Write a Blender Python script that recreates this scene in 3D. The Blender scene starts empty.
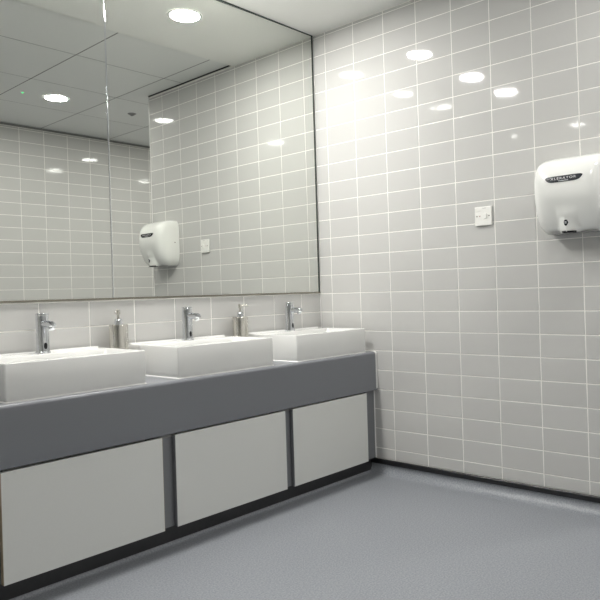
import bpy, bmesh, math, random
from mathutils import Vector, Matrix
random.seed(7)
scene = bpy.context.scene
COL = scene.collection

# ------------------------------------------------------------------ camera
RIGHT = Vector((0.63817775, -0.76930217, -0.03005555))
DOWN = Vector((-0.02157751, 0.02115105, -0.99954342))
FWD = Vector((0.76958663, 0.63853489, -0.00310149))
FWD.normalize(); RIGHT = (RIGHT - FWD * RIGHT.dot(FWD)).normalized(); UP = RIGHT.cross(FWD)
UP = -DOWN if UP.dot(-DOWN) < 0 else UP
cam_data = bpy.data.cameras.new('camera')
cam = bpy.data.objects.new('camera', cam_data); COL.objects.link(cam)
m = Matrix.Identity(4)
for i in range(3):
    m[i][0] = RIGHT[i]; m[i][1] = UP[i]; m[i][2] = -FWD[i]
m[0][3], m[1][3], m[2][3] = -2.69450, -2.52448, 0.94021
cam.matrix_world = m
cam_data.sensor_width = 36.0; cam_data.lens = 668.5287 * 36 / 600
cam_data.shift_x = (300 - 360.614) / 600; cam_data.shift_y = (292.698 - 300) / 600
cam_data.clip_start = 0.02
scene.camera = cam

# ------------------------------------------------------------------ world, exposure
world = bpy.data.worlds.new('world'); scene.world = world; world.use_nodes = True
world.node_tree.nodes['Background'].inputs[0].default_value = (0.8, 0.82, 0.8, 1)
world.node_tree.nodes['Background'].inputs[1].default_value = 0.05
vs = scene.view_settings
vs.view_transform = 'Standard'; vs.look = 'None'; vs.gamma = 1.0; vs.use_curve_mapping = False
vs.exposure = 0.07
LAMP = 225.0          # radiance of the downlight diffusers

# ------------------------------------------------------------------ dimensions (metres, floor at z = 0)
R0 = 0.83             # height of the tile joint at eye level
TW, TH, G = 0.1987, 0.1, 0.0042
OFF_R, OFF_L = 0.0887, 0.1488
CEIL = R0 + 1.518
Y_BACK = -3.06
X_END = -4.5
X_LOBBY = 2.6
Y_PIER = -1.64
MARGIN = -0.70

# ------------------------------------------------------------------ materials
def mat(name, color, rough=0.5, metal=0.0, spec=0.5, coat=0.0, noise=None, bump=None, emis=None, objvar=0.0, bright_rough=None):
    mt = bpy.data.materials.new(name); mt.use_nodes = True
    nt = mt.node_tree; b = nt.nodes['Principled BSDF']
    b.inputs['Base Color'].default_value = (*color, 1); b.inputs['Roughness'].default_value = rough
    b.inputs['Metallic'].default_value = metal; b.inputs['Specular IOR Level'].default_value = spec
    b.inputs['Coat Weight'].default_value = coat
    col = None
    tc = nt.nodes.new('ShaderNodeTexCoord')
    if noise:
        sc, amt = noise[:2]
        n = nt.nodes.new('ShaderNodeTexNoise'); n.inputs['Scale'].default_value = sc
        n.inputs['Detail'].default_value = noise[2] if len(noise) > 2 else 3
        nt.links.new(tc.outputs['Object'], n.inputs['Vector'])
        mx = nt.nodes.new('ShaderNodeMix'); mx.data_type = 'RGBA'
        mx.inputs[6].default_value = (*[c * (1 - amt) for c in color], 1)
        mx.inputs[7].default_value = (*[min(1, c * (1 + amt)) for c in color], 1)
        nt.links.new(n.outputs['Fac'], mx.inputs[0]); col = mx.outputs[2]
    if objvar:
        oi = nt.nodes.new('ShaderNodeObjectInfo')
        mr = nt.nodes.new('ShaderNodeMapRange'); mr.inputs[3].default_value = 1 - objvar; mr.inputs[4].default_value = 1 + objvar
        nt.links.new(oi.outputs['Random'], mr.inputs[0])
        h = nt.nodes.new('ShaderNodeHueSaturation'); h.inputs['Color'].default_value = (*color, 1)
        if col: nt.links.new(col, h.inputs['Color'])
        nt.links.new(mr.outputs[0], h.inputs['Value']); col = h.outputs[0]
    if col: nt.links.new(col, b.inputs['Base Color'])
    if bump:
        n = nt.nodes.new('ShaderNodeTexNoise'); n.inputs['Scale'].default_value = bump[0]
        n.inputs['Detail'].default_value = 2
        nt.links.new(tc.outputs['Object'], n.inputs['Vector'])
        bp = nt.nodes.new('ShaderNodeBump'); bp.inputs['Strength'].default_value = bump[1]; bp.inputs['Distance'].default_value = bump[2]
        nt.links.new(n.outputs['Fac'], bp.inputs['Height']); nt.links.new(bp.outputs[0], b.inputs['Normal'])
    if emis:
        b.inputs['Emission Color'].default_value = (*emis[0], 1); b.inputs['Emission Strength'].default_value = emis[1]
    return mt

TILE = mat('glazed_tile', (0.57, 0.566, 0.553), 0.045, objvar=0.015, bump=(7, 0.03, 0.004))
GROUT = mat('cream_grout', (0.92, 0.91, 0.87), 0.6, noise=(40, 0.06))
PLASTER = mat('ceiling_paint', (0.88, 0.88, 0.85), 0.75, noise=(3, 0.02))
CPANEL = mat('ceiling_panel_vinyl', (0.81, 0.82, 0.805), 0.55, noise=(120, 0.03), objvar=0.012)
GRID = mat('ceiling_grid_grey', (0.22, 0.22, 0.22), 0.6)
BLACKTRIM = mat('black_shadow_trim', (0.012, 0.012, 0.014), 0.35)
VINYL = mat('grey_blue_safety_vinyl', (0.262, 0.276, 0.302), 0.42, noise=(170, 0.55, 2), bump=(600, 0.15, 0.001))
WHITEWALL = mat('white_wall_paint', (0.74, 0.74, 0.70), 0.6, noise=(2, 0.02))
MIRROR = mat('mirror_silver', (0.79, 0.805, 0.775), 0.0, metal=1.0)
MIRROR_TRIM = mat('mirror_channel_metal', (0.35, 0.33, 0.28), 0.25, metal=1.0)  # channel metal darkened: the shadow line under the mirror is in its colour
MIRROR_EDGE = mat('mirror_glass_edge', (0.06, 0.08, 0.075), 0.12)
WORKTOP = mat('slate_grey_laminate', (0.205, 0.213, 0.234), 0.28, noise=(300, 0.05))
UPRIGHT = mat('grey_upright_laminate', (0.205, 0.212, 0.226), 0.35, noise=(200, 0.04))
KICK = mat('black_plinth', (0.04, 0.04, 0.043), 0.45, noise=(60, 0.2))
PANEL = mat('pale_grey_laminate', (0.76, 0.765, 0.74), 0.42, noise=(150, 0.02))
EDGE = mat('oak_edge_band', (0.45, 0.36, 0.24), 0.5, noise=(60, 0.15))
CERAMIC = mat('white_ceramic', (0.80, 0.80, 0.785), 0.1, coat=0.3, noise=(3, 0.01))
SEALANT = mat('white_sealant', (0.88, 0.88, 0.86), 0.35, noise=(80, 0.03))
CHROME = mat('chrome', (0.72, 0.74, 0.77), 0.07, metal=1.0, noise=(5, 0.02))
STEEL = mat('brushed_steel', (0.74, 0.72, 0.67), 0.17, metal=1.0, noise=(90, 0.08))
SENSOR = mat('black_sensor_window', (0.008, 0.008, 0.01), 0.1)
ENAMEL = mat('white_enamel', (0.91, 0.915, 0.885), 0.16, coat=0.4, noise=(4, 0.01))
BADGE = mat('black_badge', (0.018, 0.022, 0.028), 0.25)
SILVERPRINT = mat('silver_print', (0.78, 0.79, 0.80), 0.35, noise=(50, 0.03))
PLASTIC = mat('white_switch_plastic', (0.87, 0.865, 0.83), 0.28, noise=(30, 0.02))
SCREW = mat('brassy_screw', (0.22, 0.19, 0.15), 0.4, metal=0.6)
NEON = mat('red_neon_window', (0.45, 0.30, 0.28), 0.3)
LAMPCAN = mat('white_lamp_reflector', (0.85, 0.85, 0.83), 0.3)
DIFFUSER = mat('lamp_diffuser', (0.9, 0.9, 0.88), 0.4, emis=((1.0, 0.985, 0.945), LAMP))
DIMMED = mat('dimmed_lamp_diffuser', (0.9, 0.9, 0.88), 0.4, emis=((1.0, 0.985, 0.945), LAMP * 0.1))
SOFTER = mat('panel_lamp_diffuser', (0.9, 0.9, 0.88), 0.4, emis=((1.0, 0.985, 0.945), LAMP * 0.78))
GREENLED = mat('green_led', (0.05, 0.6, 0.2), 0.3, emis=((0.05, 1.0, 0.25), 3.0))
GREYPLASTIC = mat('grey_sensor_plastic', (0.30, 0.30, 0.30), 0.4)

# ------------------------------------------------------------------ mesh helpers
class MB:
    def __init__(s): s.v = []; s.f = []; s.sm = []
    def add(s, vs, fs, smooth=False):
        o = len(s.v); s.v += [tuple(p) for p in vs]
        for f in fs: s.f.append(tuple(i + o for i in f)); s.sm.append(smooth)
        return s
    def box(s, x0, x1, y0, y1, z0, z1, bev=0.0):
        if x0 > x1: x0, x1 = x1, x0
        if y0 > y1: y0, y1 = y1, y0
        if z0 > z1: z0, z1 = z1, z0
        if bev <= 0:
            P = [(x, y, z) for z in (z0, z1) for y in (y0, y1) for x in (x0, x1)]
            return s.add(P, [(0, 2, 3, 1), (4, 5, 7, 6), (0, 1, 5, 4), (2, 6, 7, 3), (0, 4, 6, 2), (1, 3, 7, 5)])
        bm = bmesh.new(); bmesh.ops.create_cube(bm, size=1)
        for v in bm.verts:
            v.co = Vector(((x0 + x1) / 2 + v.co.x * (x1 - x0), (y0 + y1) / 2 + v.co.y * (y1 - y0), (z0 + z1) / 2 + v.co.z * (z1 - z0)))
        bmesh.ops.bevel(bm, geom=list(bm.edges), offset=bev, segments=2, profile=0.5, affect='EDGES')
        bm.verts.index_update()
        s.add([v.co for v in bm.verts], [[v.index for v in f.verts] for f in bm.faces]); bm.free(); return s
    def loops(s, L, cap0=True, cap1=True, smooth=True):
        n = len(L[0]); vs = [p for l in L for p in l]; fs = []
        for k in range(len(L) - 1):
            for i in range(n):
                j = (i + 1) % n
                fs.append((k * n + i, k * n + j, (k + 1) * n + j, (k + 1) * n + i))
        s.add(vs, fs, smooth)
        if cap0: s.add(L[0], [tuple(reversed(range(n)))])
        if cap1: s.add(L[-1], [tuple(range(n))])
        return s
    def tube(s, pts, rad, n=16, cap=True, smooth=True):
        pts = [Vector(p) for p in pts]; L = []; prev = None
        for i, p in enumerate(pts):
            t = (pts[min(i + 1, len(pts) - 1)] - pts[max(i - 1, 0)]).normalized()
            a = prev - t * prev.dot(t) if prev else (Vector((1, 0, 0)) if abs(t.x) < 0.9 else Vector((0, 1, 0)))
            a = (a - t * a.dot(t)).normalized(); prev = a; b = t.cross(a)
            r = rad[i] if isinstance(rad, (list, tuple)) else rad
            L.append([p + (a * math.cos(2 * math.pi * k / n) + b * math.sin(2 * math.pi * k / n)) * r for k in range(n)])
        return s.loops(L, cap, cap, smooth)
    def lathe(s, prof, c=(0, 0, 0), n=28, smooth=True, cap=True):
        L = [[(c[0] + r * math.cos(2 * math.pi * k / n), c[1] + r * math.sin(2 * math.pi * k / n), c[2] + z) for k in range(n)] for r, z in prof]
        return s.loops(L, cap, cap, smooth)
    def build(s, name, material, parent=None, sharp=None):
        me = bpy.data.meshes.new(name); me.from_pydata(s.v, [], s.f)
        me.polygons.foreach_set('use_smooth', s.sm); me.update()
        if sharp: me.set_sharp_from_angle(angle=math.radians(sharp))
        me.materials.append(material)
        o = bpy.data.objects.new(name, me); COL.objects.link(o)
        if parent: o.parent = parent
        return o

def tag(o, label=None, cat=None, group=None, kind=None):
    if label: o['label'] = label
    if cat: o['category'] = cat
    if group: o['group'] = group
    if kind: o['kind'] = kind
    return o
def thing(name, label, cat, loc=(0, 0, 0), group=None):
    o = bpy.data.objects.new(name, None); COL.objects.link(o); o.location = loc; o.empty_display_size = 0.05
    return tag(o, label, cat, group)
def copy_tree(o, parent=None):
    c = o.copy(); COL.objects.link(c)
    if parent: c.parent = parent
    for ch in list(o.children): copy_tree(ch, c)
    return c
def struct(name, mb, material, label=None, parent=None, **k):
    o = mb.build(name, material, parent, **k); o['kind'] = 'structure'
    if label: o['label'] = label
    return o
def rrect(x0, x1, y0, y1, z, r, n=5):
    P = []
    for cx, cy, a0 in ((x1 - r, y1 - r, 0), (x0 + r, y1 - r, 90), (x0 + r, y0 + r, 180), (x1 - r, y0 + r, 270)):
        for k in range(n):
            a = math.radians(a0 + 90 * k / (n - 1)); P.append((cx + r * math.cos(a), cy + r * math.sin(a), z))
    return P

# ------------------------------------------------------------------ wall tiles
TILE_T = 0.0012
tile_cache = {}
def tile_geo(w, h, t=TILE_T):
    def ring(ins, z): return [(-w / 2 + ins, -h / 2 + ins, z), (w / 2 - ins, -h / 2 + ins, z), (w / 2 - ins, h / 2 - ins, z), (-w / 2 + ins, h / 2 - ins, z)]
    mb = MB()
    mb.loops([ring(0, -0.004), ring(0, t - 0.0010), ring(0.0005, t - 0.00035), ring(0.0016, t)], False, False, True)
    mb.add(ring(0.0016, t), [(0, 1, 2, 3)])
    return mb
def tile_obj(parent, w, h, M):
    key = (round(w, 4), round(h, 4))
    if key not in tile_cache:
        o = tile_geo(w, h).build('tile', TILE); tile_cache[key] = o.data
    else:
        o = bpy.data.objects.new('tile', tile_cache[key]); COL.objects.link(o)
    tilt = Matrix.Rotation(random.gauss(0, 0.0008), 4, 'X') @ Matrix.Rotation(random.gauss(0, 0.0007), 4, 'Y')
    o.parent = parent; o.matrix_world = M @ tilt
    return o
def frame(origin, u, v):
    n = u.cross(v); M = Matrix.Identity(4)
    for i in range(3): M[i][0] = u[i]; M[i][1] = v[i]; M[i][2] = n[i]; M[i][3] = origin[i]
    return M
def spans(a, b, first, pitch):
    """tile edges between a and b, a joint falling at `first`"""
    k = math.ceil((a - first) / pitch - 1e-6); e = [a]
    while first + k * pitch < b - 1e-6:
        if first + k * pitch > a + 1e-6: e.append(first + k * pitch)
        k += 1
    e.append(b); return [(e[i], e[i + 1]) for i in range(len(e) - 1) if e[i + 1] - e[i] > 0.008]
def tile_wall(parent, origin, u, cols, rows, single=lambda a, b: True):
    v = Vector((0, 0, 1)); origin = Vector(origin); rest = MB()
    for a, b in cols:
        for c, d in rows:
            M = frame(origin + u * ((a + b) / 2) + v * ((c + d) / 2), u, v)
            w, h = b - a - G, d - c - G
            if single(a, b): tile_obj(parent, w, h, M)
            else:
                g = tile_geo(w, h); rest.add([M @ Vector(p) for p in g.v], g.f)
    if rest.v:
        o = rest.build('tile_field', TILE, parent); o['kind'] = 'stuff'
SK = R0 - 0.756       # top of the black cap strip
ROWS = spans(SK, CEIL - 0.001, R0, TH)
X, Y, Z = Vector((1, 0, 0)), Vector((0, 1, 0)), Vector((0, 0, 1))

# right wall: a thick pier that ends where the lobby opens
wr = struct('wall_right', MB().box(0, 0.13, Y_PIER, 0, 0, CEIL + 0.1), GROUT, 'wall of glossy pale grey tiles carrying the hand dryer')
tile_wall(wr, (0, 0, 0), -Y, spans(0.0015, -Y_PIER, OFF_R, TW), ROWS)
# left (mirror) wall
wl = struct('wall_left', MB().box(X_END - 0.1, X_LOBBY + 0.1, 0, 0.1, 0, R0 + 0.103).box(X_END - 0.1, X_LOBBY + 0.1, 0.03, 0.1, R0 + 0.103, CEIL + 0.1), GROUT, 'tiled splashback wall behind the basins and mirror')
lc = spans(X_END, -0.0015, -OFF_L, TW)
tile_wall(wl, (0, 0, 0), X, [c for c in lc if c[1] > -2.45], [(R0 + TH * k, R0 + TH * (k + 1)) for k in (-2, -1, 0)])
struct('trim_1', MB().box(-0.006, -0.0026, -0.006, -0.0026, R0 - 0.205, R0 + 0.10), SEALANT, 'white sealant bead in the corner of the two tiled walls')
# back wall (seen in the mirror)
wb = struct('wall_back', MB().box(X_END - 0.1, X_LOBBY + 0.1, Y_BACK - 0.1, Y_BACK, 0, CEIL + 0.1), GROUT, 'grey tiled wall seen in the mirror')
tile_wall(wb, (0, Y_BACK, 0), -X, spans(-X_LOBBY, -X_END, 0.12, TW), ROWS, lambda a, b: -1.45 < a and b < 0.82)
struct('wall_end', MB().box(X_END - 0.1, X_END, Y_BACK, 0, 0, CEIL + 0.1), WHITEWALL)
struct('wall_lobby', MB().box(X_LOBBY, X_LOBBY + 0.1, Y_BACK, 0, 0, CEIL + 0.1), WHITEWALL)
# slim metal corner trim on the pier's tiled edge
struct('trim_2', MB().box(-0.004, 0.0, Y_PIER - 0.003, Y_PIER, SK, CEIL), SEALANT, 'pale corner trim where the tiled wall ends')

# ------------------------------------------------------------------ floor with coved edges, cap strips
fl = MB(); fl.box(X_END - 0.1, X_LOBBY + 0.1, Y_BACK - 0.1, 0.1, -0.1, 0)
floor = struct('floor', fl, VINYL, 'grey speckled vinyl floor coved up at the walls')
def cove(path_a, path_b, out, r, h):
    a, b = Vector(path_a), Vector(path_b); L = []
    prof = [(r + 0.03, 0.0004)] + [(r - r * math.sin(t), r - r * math.cos(t)) for t in [math.pi / 2 * k / 10 for k in range(11)]] + [(0.0, h)]
    pr = [(d, z) for d, z in prof]
    A = [a + out * (d + 0.004) + Z * z for d, z in pr]; B = [b + out * (d + 0.004) + Z * z for d, z in pr]
    mb = MB(); n = len(A)
    mb.add(A + B, [(i, i + 1, n + i + 1, n + i) for i in range(n - 1)], True); return mb
KY = -0.335           # face of the plinth
cv = cove((0, KY, 0), (0, Y_PIER, 0), -X, 0.045, SK - 0.012); o = cv.build('floor_cove', VINYL, floor)
cv = cove((X_END, KY, 0), (0, KY, 0), -Y, 0.012, 0.014); cv.build('floor_cove', VINYL, floor)
cv = cove((X_END, Y_BACK, 0), (X_LOBBY, Y_BACK, 0), Y, 0.045, SK - 0.012); cv.build('floor_cove', VINYL, floor)
def cap_strip(name, a, b, out):
    a, b = Vector(a), Vector(b); pr = [(0, SK - 0.024), (0.010, SK - 0.024), (0.012, SK - 0.018), (0.012, SK - 0.002), (0.010, SK), (0, SK)]
    A = [a + out * d + Z * z for d, z in pr]; B = [b + out * d + Z * z for d, z in pr]
    return struct(name, MB().loops([A, B], True, True, False), BLACKTRIM, 'black cap strip along the foot of the tiled wall')
cap_strip('baseboard_right', (0, -0.05, 0), (0, Y_PIER, 0), -X)
o = cap_strip('baseboard_back', (X_END, Y_BACK, 0), (X_LOBBY, Y_BACK, 0), Y); o['label'] = 'black cap strip below the back wall tiles'

# ------------------------------------------------------------------ ceiling: plaster margin and lay-in panels, holes cut for the lamps
HOLE = 0.076
def holed(mb, x0, x1, y0, y1, z, c, r=HOLE, n=32):
    """underside face of a rectangle with a round hole"""
    cx, cy = c; I, O = [], []
    for k in range(n):
        a = 2 * math.pi * (k + 0.5) / n; dx, dy = math.cos(a), math.sin(a)
        t = min(((x1 - cx) / dx if dx > 0 else (x0 - cx) / dx) if abs(dx) > 1e-9 else 9, ((y1 - cy) / dy if dy > 0 else (y0 - cy) / dy) if abs(dy) > 1e-9 else 9)
        I.append((cx + r * dx, cy + r * dy, z)); O.append((cx + t * dx, cy + t * dy, z))
    fs = [(k, (k + 1) % n, n + (k + 1) % n, n + k) for k in range(n)]
    mb.add(I + O, [tuple(reversed(f)) for f in fs])
    for (px, py) in ((x0, y0), (x1, y0), (x1, y1), (x0, y1)):       # corner triangles
        ks = sorted(range(n), key=lambda k: (O[k][0] - px) ** 2 + (O[k][1] - py) ** 2)
        i, j = None, None
        for k in range(n):
            q = (k + 1) % n
            on = lambda p: (abs(p[0] - px) < 1e-6, abs(p[1] - py) < 1e-6)
            if (on(O[k])[0] and on(O[q])[1]) or (on(O[k])[1] and on(O[q])[0]): i, j = k, q
        if i is not None: mb.add([O[i], O[j], (px, py, z)], [(0, 2, 1)])
MLAMPS = [(-0.65, -0.265), (-1.25, -0.27), (-1.74, -0.27), (-3.1, -0.27), (-3.75, -0.27)]
cm = MB(); xs = X_END
for lx, ly in sorted(MLAMPS):
    cm.add([(xs, MARGIN, CEIL), (lx - 0.12, MARGIN, CEIL), (lx - 0.12, 0, CEIL), (xs, 0, CEIL)], [(0, 3, 2, 1)])
    holed(cm, lx - 0.12, lx + 0.12, MARGIN, 0, CEIL, (lx, ly)); xs = lx + 0.12
cm.add([(xs, MARGIN, CEIL), (X_LOBBY, MARGIN, CEIL), (X_LOBBY, 0, CEIL), (xs, 0, CEIL)], [(0, 3, 2, 1)])
cm.box(X_END, X_LOBBY, MARGIN, MARGIN + 0.004, CEIL, CEIL + 0.1)
cm.box(X_END - 0.1, X_LOBBY + 0.1, Y_BACK - 0.1, 0.1, CEIL + 0.1, CEIL + 0.2)
ceiling = struct('ceiling', cm, PLASTER, 'smooth white plaster ceiling margin above the mirror')
grid = MB().box(X_END, X_LOBBY, Y_BACK, MARGIN, CEIL + 0.075, CEIL + 0.09)
CZ = CEIL + 0.016     # underside of the lay-in panels
GX, GY = -0.145, -1.23
PLAMPS = [(-0.445, -2.13), (-1.645, -2.13), (0.755, -2.13), (0.755, -1.36), (1.87, -1.36)]
gb = MB()
xcols = spans(X_END, X_LOBBY, GX, 0.6); yrows = spans(Y_BACK, MARGIN, GY, 0.6)
for a, b in xcols: gb.box(b - 0.012, b + 0.012, Y_BACK, MARGIN, CZ + 0.0008, CZ + 0.010)
for a, b in yrows: gb.box(X_END, X_LOBBY, b - 0.012, b + 0.012, CZ + 0.0010, CZ + 0.0102)
gb.build('ceiling_grid', GRID, ceiling)
pc = {}
for a, b in xcols:
    for c, d in yrows:
        g = 0.004; x0, x1, y0, y1 = a + g, b - g, c + g, d - g
        lamp = [l for l in PLAMPS if a < l[0] < b and c < l[1] < d]
        key = (round(x1 - x0, 4), round(y1 - y0, 4), None if not lamp else (round(lamp[0][0] - x0, 3), round(lamp[0][1] - y0, 3)))
        if key not in pc:
            mb = MB(); w, h = x1 - x0, y1 - y0
            if lamp: holed(mb, 0, w, 0, h, 0, (lamp[0][0] - x0, lamp[0][1] - y0))
            else: mb.add([(0, 0, 0), (w, 0, 0), (w, h, 0), (0, h, 0)], [(0, 3, 2, 1)])
            P = [(0, 0), (w, 0), (w, h), (0, h)]
            mb.add([(*p, 0) for p in P] + [(*p, 0.0035) for p in P], [(0, 1, 5, 4), (1, 2, 6, 5), (2, 3, 7, 6), (3, 0, 4, 7)])
            o = mb.build('ceiling_panel', CPANEL, ceiling); pc[key] = o.data
        else:
            o = bpy.data.objects.new('ceiling_panel', pc[key]); COL.objects.link(o); o.parent = ceiling
        o.location = (x0, y0, CZ)
# dark strips coloured as the shade of the gap where the lay-in panels meet the tiled walls
struct('trim_3', MB().box(-0.006, -0.0013, Y_PIER, MARGIN - 0.001, CEIL + 0.008, CEIL + 0.0155), BLACKTRIM, 'dark strip standing for the shadow gap between tiled wall and lay-in ceiling')
struct('trim_4', MB().box(X_END, X_LOBBY, Y_BACK + 0.0005, Y_BACK + 0.014, CEIL + 0.0005, CEIL + 0.0155), GRID, 'dark strip standing for the shadow gap above the back wall')

def downlight(loc, label, power_mat=DIFFUSER):
    t = thing('ceiling_downlight', label, 'downlight', loc, 'round recessed ceiling downlights')
    r = HOLE
    MB().lathe([(r + 0.010, -0.001), (r + 0.009, -0.004), (r - 0.001, -0.0055), (r - 0.0035, -0.0042)], cap=False, n=40).build('trim_ring', LAMPCAN, t)
    MB().lathe([(r - 0.0015, -0.003), (r - 0.003, 0.009), (r - 0.003, 0.06)], cap=False, n=40).build('reflector', LAMPCAN, t)
    n = 40; P = [((r - 0.003) * math.cos(2 * math.pi * k / n), (r - 0.003) * math.sin(2 * math.pi * k / n), -0.0042) for k in range(n)]
    MB().add(P, [tuple(reversed(range(n)))]).build('diffuser', power_mat, t)
    MB().lathe([(r - 0.004, 0.012), (r - 0.004, 0.06)], n=24).build('housing', LAMPCAN, t)
    return t
first = downlight((MLAMPS[0][0], MLAMPS[0][1], CEIL), 'round downlight in the plaster margin above the basin nearest the corner')
def more(loc, label, dim=None):
    t = copy_tree(first); t.location = loc; t['label'] = label
    if dim:
        for ch in t.children:
            if ch.name.startswith('diffuser'): ch.data = ch.data.copy(); ch.data.materials[0] = dim
more((*MLAMPS[1], CEIL), 'round downlight in the plaster margin above the middle basin')
more((*MLAMPS[2], CEIL), 'round downlight in the plaster margin above the leftmost basin')
more((*MLAMPS[3], CEIL), 'round downlight in the margin left of the frame, faintly reflected above the dryer', DIMMED)
more((*MLAMPS[4], CEIL), 'farthest left margin downlight, only a dim reflection above the dryer', DIMMED)
more((*PLAMPS[0], CZ), 'round downlight in a lay-in panel, seen in the left mirror pane', SOFTER)
more((*PLAMPS[1], CZ), 'round lay-in panel downlight out of frame over the middle of the room', SOFTER)
more((*PLAMPS[2], CZ), 'round lobby downlight reflected highest on the back wall tiles', SOFTER)
more((*PLAMPS[3], CZ), 'round lobby downlight reflected near the left edge of the back wall', SOFTER)
more((*PLAMPS[4], CZ), 'farthest lobby downlight, reflected beside the end of the dryer wall', SOFTER)
t = thing('emergency_indicator', 'tiny green indicator light on the reflected ceiling', 'indicator', (-0.665, -2.15, CZ))
MB().lathe([(0.012, -0.004), (0.013, 0.0)], n=16).build('bezel', LAMPCAN, t)
MB().lathe([(0.004, -0.008), (0.006, -0.004)], n=12).build('led', GREENLED, t)
t = thing('ceiling_sensor', 'small grey round sensor on the reflected ceiling panel', 'sensor', (0.155, -2.13, CZ))
MB().lathe([(0.026, -0.006), (0.033, 0.0)], n=20).build('base', GREYPLASTIC, t)
MB().lathe([(0.006, -0.018), (0.016, -0.012), (0.020, -0.006)], n=20).build('lens', GREYPLASTIC, t)

# ------------------------------------------------------------------ mirror panes
def mirror(x0, x1, label):
    z0, z1 = R0 + 0.112, CEIL - 0.006; y0 = -0.004; y1 = y0 + 0.0087 * (x1 - x0)      # hung very slightly out of true
    t = thing('wall_mirror', label, 'mirror', ((x0 + x1) / 2, 0, z0), 'frameless wall mirror panes'); w = (x1 - x0) / 2; h = z1 - z0
    P = [(-w, y1), (w, y0), (w, 0.024), (-w, 0.024)]
    mb = MB(); mb.add([(*p, 0) for p in P] + [(*p, h) for p in P], [(3, 2, 1, 0), (4, 5, 6, 7), (1, 2, 6, 5), (2, 3, 7, 6), (3, 0, 4, 7)]).build('glass_edge', MIRROR_EDGE, t)
    mb = MB(); mb.add([(*P[0], 0), (*P[1], 0), (*P[1], h), (*P[0], h)], [(0, 1, 2, 3)]).build('mirror_face', MIRROR, t)
    return t
XS = -1.2385
mr = mirror(XS + 0.002, -0.0175, 'large frameless mirror pane reaching the tiled corner')
ml = mirror(-2.46, XS - 0.002, 'left frameless mirror pane cut by the left edge of the photo')
struct('trim_5', MB().box(-0.0175, -0.009, -0.0045, 0.029, R0 + 0.104, CEIL - 0.001), MIRROR_EDGE, 'dark edge strip between mirror and tiled corner')
struct('trim_6', MB().tube([(XS, -0.003, R0 + 0.112), (XS, -0.003, CEIL - 0.006)], 0.0034, 10), CHROME, 'chrome joint strip between the mirror panes')
struct('trim_7', MB().box(-2.46, -0.005, -0.007, 0.0, R0 + 0.1045, R0 + 0.1115, 0.001), MIRROR_TRIM, 'slim metal channel under the mirror')
struct('trim_8', MB().box(-2.46, -0.005, -0.005, 0.0, CEIL - 0.0055, CEIL), MIRROR_EDGE, 'dark channel along the top of the mirror')

# ------------------------------------------------------------------ vanity
CT = R0 - 0.205       # worktop height
FY = -0.386
XV = -2.5
t = thing('worktop', 'slate grey worktop with a deep rounded fascia under the basins', 'worktop', (0, 0, CT))
r = 0.014
prof = [(-0.004, 0.0)] + [(FY + r - r * math.sin(a), -r + r * math.cos(a)) for a in [math.pi / 2 * k / 6 for k in range(7)]] + [(FY, -0.194), (FY + 0.003, -0.197), (FY + 0.02, -0.197), (FY + 0.02, -0.03), (-0.004, -0.03)]
A = [(XV, y, z) for y, z in prof]; B = [(-0.0035, y, z) for y, z in prof]
MB().loops([A, B], True, True, True).build('counter', WORKTOP, t, sharp=30)
sp = [(-0.01, 0.004)] + [(FY + r - (r + 0.002) * math.sin(a), -r + (r + 0.003) * math.cos(a)) for a in [math.pi / 2 * k / 6 for k in range(7)]] + [(FY - 0.002, -0.188)]
s = MB()
L1 = [(-0.015, y, z) for y, z in sp]; L2 = [(-0.0026, y, z) for y, z in sp]; n = len(sp)
L3 = [(-0.015, y + 0.006 * (1 if i else 0), z - 0.006) for i, (y, z) in enumerate(sp)]
s.add(L1 + L2 + L3, [(i, i + 1, n + i + 1, n + i) for i in range(n - 1)] + [(2 * n + i, 2 * n + i + 1, i + 1, i) for i in range(n - 1)]).build('sealant', SEALANT, wr).location = (0, 0, CT)
MB().box(XV, -0.003, -0.008, -0.0012, CT, CT + 0.004).build('sealant', SEALANT, wl)
# frame: uprights, plinth
t = thing('vanity_frame', 'dark grey uprights and black plinth carrying the worktop', 'cabinet frame', (0, 0, 0))
UYF = -0.362; UZ0, UZ1 = R0 - 0.752, CT - 0.03
for x0, x1 in ((-0.075, -0.004), (-0.675, -0.59), (-1.30, -1.20), (-1.925, -1.83)):
    MB().box(x0, x1, UYF, -0.3, UZ0, UZ1, 0.0015).build('upright', UPRIGHT, t)
    if x0 < -0.1: MB().box(x0 + 0.022, x1 - 0.014, UYF - 0.002, UYF, CT - 0.212, CT - 0.200, 0.001).build('panel_clip', GREYPLASTIC, t)
MB().box(XV, -0.004, KY, -0.28, 0.010, UZ0 - 0.0005).build('plinth', KICK, t)
MB().box(XV, -0.004, UYF + 0.002, -0.33, UZ0 - 0.004, UZ0).build('bottom_rail', KICK, t)
MB().box(-0.0075, -0.0012, UYF - 0.003, UYF - 0.0002, UZ0, CT - 0.2).build('sealant', SEALANT, wr)
def panel(x0, x1, label, top, y=-0.384, edge=None):
    z0 = R0 - 0.752
    t = thing('access_panel', label, 'cabinet panel', ((x0 + x1) / 2, y, z0), 'pale panels below the worktop'); w = (x1 - x0) / 2; h = top - z0
    MB().box(-w + 0.001, w - 0.001, 0, 0.018, 0.0, h, 0.0008).build('board', PANEL, t)
    MB().box(-w, -w + 0.001, 0.0006, 0.0175, 0.001, h - 0.001).build('edge_band', edge or UPRIGHT, t)  # default dark grey puts the shadow line beside the panel into its edge
    MB().box(w - 0.001, w, 0.0006, 0.0175, 0.001, h - 0.001).build('edge_band', edge or UPRIGHT, t)
panel(-0.612, -0.090, 'pale grey cabinet panel nearest the corner', R0 - 0.408)
panel(-1.226, -0.656, 'middle pale grey cabinet panel under the middle basin', R0 - 0.4085)
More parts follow.
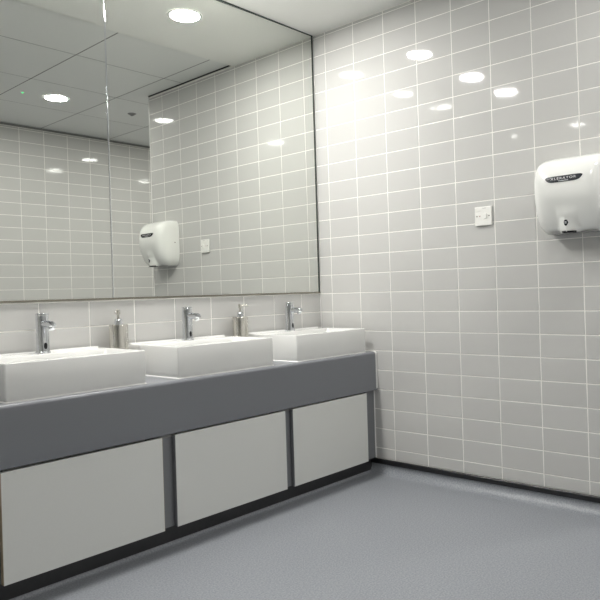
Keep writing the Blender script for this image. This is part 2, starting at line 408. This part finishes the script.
panel(-1.846, -1.280, 'pale grey cabinet panel under the leftmost basin', R0 - 0.4095, edge=EDGE)

# ------------------------------------------------------------------ basins
BH = 0.122
def make_basin(cx, label):
    t = thing('wash_basin', label, 'basin', (cx, 0, CT), 'white rectangular basins on the worktop')
    w = 0.246; yf = -0.361; yb = -0.085; rr = 0.007
    L = [rrect(-w + 0.004, w - 0.004, yf + 0.004, yb, 0.0005, rr), rrect(-w + 0.0015, w - 0.0015, yf + 0.0015, yb, 0.006, rr),
         rrect(-w, w, yf, yb, 0.02, rr), rrect(-w, w, yf, yb, BH - 0.003, rr), rrect(-w + 0.001, w - 0.001, yf + 0.001, yb, BH - 0.0008, rr), rrect(-w + 0.003, w - 0.003, yf + 0.003, yb, BH, rr),
         rrect(-w + 0.013, w - 0.013, yf + 0.013, -0.108, BH, 0.014), rrect(-w + 0.015, w - 0.015, yf + 0.015, -0.11, BH - 0.003, 0.016),
         rrect(-w + 0.03, w - 0.03, yf + 0.03, -0.122, 0.045, 0.03), rrect(-w + 0.05, w - 0.05, yf + 0.05, -0.14, 0.028, 0.03)]
    MB().loops(L, True, True, True).build('bowl', CERAMIC, t, sharp=50)
    Lg = [rrect(-w, w, -0.115, -0.014, 0.100, 0.006), rrect(-w, w, -0.115, -0.014, BH - 0.002, 0.006), rrect(-w + 0.002, w - 0.002, -0.113, -0.016, BH + 0.0004, 0.006)]
    MB().loops(Lg, True, True, True).build('tap_ledge', CERAMIC, t, sharp=50)
    Lg = [rrect(-w + 0.001, w - 0.001, -0.036, -0.0145, BH - 0.001, 0.006), rrect(-w + 0.001, w - 0.001, -0.036, -0.0145, BH + 0.004, 0.006), rrect(-w + 0.003, w - 0.003, -0.034, -0.0165, BH + 0.006, 0.006)]
    MB().loops(Lg, True, True, True).build('back_lip', CERAMIC, t, sharp=50)
    MB().loops([rrect(-w - 0.0025, w + 0.0025, yf - 0.0025, yb, 0.0, rr), rrect(-w - 0.001, w + 0.001, yf - 0.001, yb, 0.003, rr), rrect(-w + 0.006, w - 0.006, yf + 0.006, yb, 0.005, rr)], False, False, True).build('sealant', SEALANT, t)
    o = MB().tube([(0, -0.119, 0.092), (0, -0.122, 0.091)], [0.010, 0.009], 20).build('overflow_ring', CHROME, t)
    MB().lathe([(0.032, 0.0285), (0.030, 0.031), (0.0, 0.0315)], c=(0, -0.23, 0), n=24, cap=False).build('drain', CHROME, t)
    return t
basin = make_basin(-1.570, 'white rectangular basin at the left edge of the photo')
b = copy_tree(basin); b.location.x = -0.9415; b['label'] = 'white rectangular basin in the middle of the row of three'
b = copy_tree(basin); b.location.x = -0.305; b['label'] = 'white rectangular basin nearest the tiled corner'

# ------------------------------------------------------------------ sensor taps
def make_tap(x, label):
    t = thing('sensor_tap', label, 'tap', (x, -0.062, CT + BH + 0.0004), 'chrome sensor taps on the basins')
    MB().lathe([(0.027, 0), (0.027, 0.003), (0.0235, 0.006), (0.0225, 0.012), (0.022, 0.1345), (0.0215, 0.1355)], n=32).build('body', CHROME, t, sharp=30)
    MB().lathe([(0.0225, 0.137), (0.0225, 0.143), (0.0215, 0.1448), (0, 0.145)], n=32).build('cap', CHROME, t, sharp=30)
    s = MB().tube([(0, -0.012, 0.106), (0, -0.05, 0.105), (0, -0.076, 0.104)], [0.0140, 0.0132, 0.0125], 20).build('spout', CHROME, t, sharp=40)
    MB().tube([(0, -0.066, 0.100), (0, -0.073, 0.087)], [0.0118, 0.0108], 20).build('aerator', CHROME, s, sharp=40)
    MB().tube([(0, -0.076, 0.104), (0, -0.083, 0.1035), (0, -0.086, 0.1033)], [0.0125, 0.0105, 0.006], 16).build('spout_tip', CHROME, s, sharp=40)
    L = []
    for d in (0.018, 0.0232):
        P = []
        for k in range(20):
            a = 2 * math.pi * k / 20
            P.append((0.0062 * math.cos(a), -d + (0.0009 * math.cos(a) ** 2 if d > 0.02 else 0), 0.026 + 0.012 * math.copysign(abs(math.sin(a)) ** 0.8, math.sin(a))))
        L.append(P)
    MB().loops(L, True, True, True).build('sensor_window', SENSOR, t, sharp=40)
    return t
tap = make_tap(-1.557, 'chrome sensor tap on the leftmost basin')
c = copy_tree(tap); c.location.x = -0.924; c['label'] = 'chrome sensor tap on the middle basin'
c = copy_tree(tap); c.location.x = -0.300; c['label'] = 'chrome sensor tap on the basin nearest the corner'

# ------------------------------------------------------------------ soap dispensers
def make_soap(x, y, ang, label):
    t = thing('soap_dispenser', label, 'soap dispenser', (x, y, CT), 'brushed steel soap dispensers'); t.rotation_euler = (0, 0, ang)
    MB().lathe([(0.035, 0), (0.037, 0.002), (0.037, 0.205), (0.035, 0.209), (0.016, 0.210)], n=36).build('bottle', STEEL, t, sharp=40)
    MB().lathe([(0.0155, 0.210), (0.0155, 0.228), (0.013, 0.231), (0.0065, 0.232)], n=24).build('collar', CHROME, t, sharp=40)
    p = MB().lathe([(0.005, 0.231), (0.005, 0.248), (0.0085, 0.249), (0.0085, 0.266), (0.007, 0.269)], n=20).build('pump', STEEL, t, sharp=40)
    MB().tube([(0, 0, 0.262), (0.020, 0, 0.263), (0.036, 0, 0.261), (0.041, 0, 0.256)], [0.0045, 0.004, 0.0036, 0.003], 12).build('spout', STEEL, p)
    return t
soap = make_soap(-1.2535, -0.062, math.radians(225), 'brushed steel soap dispenser between the left and middle basins')
c = copy_tree(soap); c.location = (-0.621, -0.058, CT); c.rotation_euler = (0, 0, math.radians(-60)); c['label'] = 'brushed steel soap dispenser between the middle and corner basins'

# ------------------------------------------------------------------ hand dryer (local: u along -Y of the wall, d out of the wall, z up)
DY, DZ, DH = -1.470, R0 + 0.318, 0.308
dry = thing('hand_dryer', 'white rounded hand dryer with black badge on the tiled wall', 'hand dryer', (-0.0026, DY, DZ))
def interp(tab, x):
    if x <= tab[0][0]: return tab[0][1]
    for i in range(len(tab) - 1):
        if x <= tab[i + 1][0]:
            x0, y0 = tab[i]; x1, y1 = tab[i + 1]
            m0 = (tab[i + 1][1] - tab[max(i - 1, 0)][1]) / (tab[i + 1][0] - tab[max(i - 1, 0)][0])
            j = min(i + 2, len(tab) - 1); m1 = (tab[j][1] - y0) / (tab[j][0] - x0)
            h = x1 - x0; s = (x - x0) / h
            return (2 * s**3 - 3 * s**2 + 1) * y0 + (s**3 - 2 * s**2 + s) * h * m0 + (-2 * s**3 + 3 * s**2) * y1 + (s**3 - s**2) * h * m1
    return tab[-1][1]
DT = [(0, .080), (.02, .095), (.06, .109), (.15, .129), (.3, .151), (.45, .166), (.6, .170), (.72, .166), (.83, .152), (.91, .128), (.96, .102), (.985, .078), (1, .052)]
DT = [(q, d * 0.92) for q, d in DT]
WT = [(0, .112), (.02, .122), (.06, .132), (.13, .142), (.22, .147), (.35, .149), (.75, .149), (.86, .147), (.93, .140), (.97, .131), (.99, .121), (1, .108)]
NE = 4.6
def bump(u, q):
    if q > 0.36: return 0.0
    s = 1 - q / 0.36; hb = 0.006 + 0.052 * s ** 0.9
    a = max(0.0, 1 - abs(u) / hb); a = a * a * (3 - 2 * a)
    return a * max(0, 0.139 + 0.011 * min(1, q / 0.3) - interp(DT, q)) * min(1, s * 3)
def depth(u, q):
    W = interp(WT, q); e = max(0.0, 1 - abs(u / W) ** NE) ** (1 / NE)
    return interp(DT, q) * e + bump(u, q)
def pt(u, d, z): return (-d, -u, z)
NT, L = 72, []
qs = [0, .008, .02, .04, .06] + [.06 + .88 * k / 40 for k in range(1, 40)] + [.94, .955, .97, .98, .988, .994, 1.0]
for q in qs:
    W, D = interp(WT, q), interp(DT, q); P = []
    for k in range(NT + 1):
        # dense over the middle of the front for the nozzle ridge
        s = k / NT; th = math.pi * s
        u = W * math.copysign(abs(math.cos(th)) ** (2 / NE), math.cos(th))
        d = D * abs(math.sin(th)) ** (2 / NE) + bump(u, q)
        P.append(pt(u, d, q * DH))
    L.append(P)
body = MB().loops(L, True, True, True).build('housing', ENAMEL, dry, sharp=55)
# badge: flat top, rounded swept ends
BC = 0.2085
# strip-wise plate so that it follows the curve
def strip_plate(half, ztop, zbot, lift, mt, name, parent, n=40, rows=6):
    mb = MB(); V = []
    for i in range(n + 1):
        s = -1 + 2 * i / n; u = s * half
        for j in range(rows + 1):
            z = zbot(s) + (ztop(s) - zbot(s)) * j / rows; V.append(pt(u, depth(u, z / DH) + lift, z))
    mb.add(V, [(i * (rows + 1) + j, (i + 1) * (rows + 1) + j, (i + 1) * (rows + 1) + j + 1, i * (rows + 1) + j + 1) for i in range(n) for j in range(rows)], True)
    return mb.build(name, mt, parent)
badge = strip_plate(0.077, lambda s: BC + 0.0125 - 0.004 * abs(s) ** 14, lambda s: BC - 0.0125 + 0.019 * abs(s) ** 7, 0.0012, BADGE, 'badge', dry)
cu = bpy.data.curves.new('lettering', 'FONT'); cu.body = 'XLERATOR'; cu.size = 0.0165; cu.align_x = 'CENTER'; cu.align_y = 'CENTER'; cu.space_character = 1.25
tmp = bpy.data.objects.new('lettering', cu); COL.objects.link(tmp)
bpy.context.view_layer.update(); dg = bpy.context.evaluated_depsgraph_get()
me = bpy.data.meshes.new_from_object(tmp.evaluated_get(dg)); bpy.data.objects.remove(tmp)
bm = bmesh.new(); bm.from_mesh(me)
bmesh.ops.triangulate(bm, faces=bm.faces); bmesh.ops.subdivide_edges(bm, edges=[e for e in bm.edges if e.calc_length() > 0.005], cuts=2)
wmax = max(v.co.x for v in bm.verts); sx = 0.052 / wmax
for v in bm.verts:
    u, z = v.co.x * sx, BC + 0.0018 + v.co.y * 0.8; v.co = Vector(pt(u, depth(u, z / DH) + 0.0019, z))
bm.to_mesh(me); bm.free(); me.materials.clear(); me.materials.append(SILVERPRINT)
o = bpy.data.objects.new('lettering', me); COL.objects.link(o); o.parent = badge
strip_plate(0.020, lambda s: BC - 0.0068, lambda s: BC - 0.0086, 0.0018, SILVERPRINT, 'underline', badge, 12, 1)
# small emblem on the nozzle ridge
EZ = 0.036
em = strip_plate(0.0095, lambda s: EZ + 0.011 * (1 - abs(s) ** 4), lambda s: EZ - 0.013 * (1 - abs(s) ** 2), 0.0012, BADGE, 'emblem', dry, 16, 6)
strip_plate(0.004, lambda s: EZ + 0.004, lambda s: EZ + 0.0012, 0.0019, SILVERPRINT, 'emblem_mark', em, 6, 1)
strip_plate(0.004, lambda s: EZ - 0.0008, lambda s: EZ - 0.003, 0.0019, SILVERPRINT, 'emblem_mark', em, 6, 1)
# air outlet and sensor grille beneath
nz = [(0.030 * math.cos(2 * math.pi * k / 24), 0.108 + 0.031 * math.sin(2 * math.pi * k / 24)) for k in range(24)]
MB().loops([[pt(u, d, 0.004) for u, d in nz], [pt(u * 0.9, (d - 0.108) * 0.9 + 0.108, -0.004) for u, d in nz]], True, True, True).build('air_outlet', SENSOR, dry, sharp=40)
MB().box(-0.09, -0.02, -0.10, 0.10, -0.0015, 0.002).build('base_grille', GREYPLASTIC, dry)
MB().tube([(-0.035, 0.1475, 0.155), (-0.035, 0.1500, 0.155)], 0.004, 12).build('side_screw', SCREW, dry)

# ------------------------------------------------------------------ fused switch
sw = thing('wall_switch', 'white square fused switch on the tiled wall', 'switch', (-0.0026, -1.0295, R0 + 0.430))
MB().box(-0.009, 0, -0.0425, 0.0425, -0.0425, 0.0425, 0.002).build('plate', PLASTIC, sw)
rk = MB().box(-0.0135, -0.008, -0.0125 - 0.0075, -0.0125 + 0.0075, -0.012, 0.012, 0.0015).build('rocker', PLASTIC, sw)
for y in (0.0305, -0.0305): MB().tube([(-0.008, y, 0), (-0.0102, y, 0)], [0.0032, 0.0028], 12).build('screw', SCREW, sw)
MB().box(-0.0105, -0.008, 0.0135, 0.0185, -0.0025, 0.0025, 0.0005).build('neon', NEON, sw)
MB().box(-0.0096, -0.008, -0.016, 0.002, 0.0345, 0.0362).build('print', GREYPLASTIC, sw)
MB().box(-0.0098, -0.008, 0.010, 0.032, 0.022, 0.034, 0.0005).build('fuse_carrier', PLASTIC, sw)
bpy.context.view_layer.update()
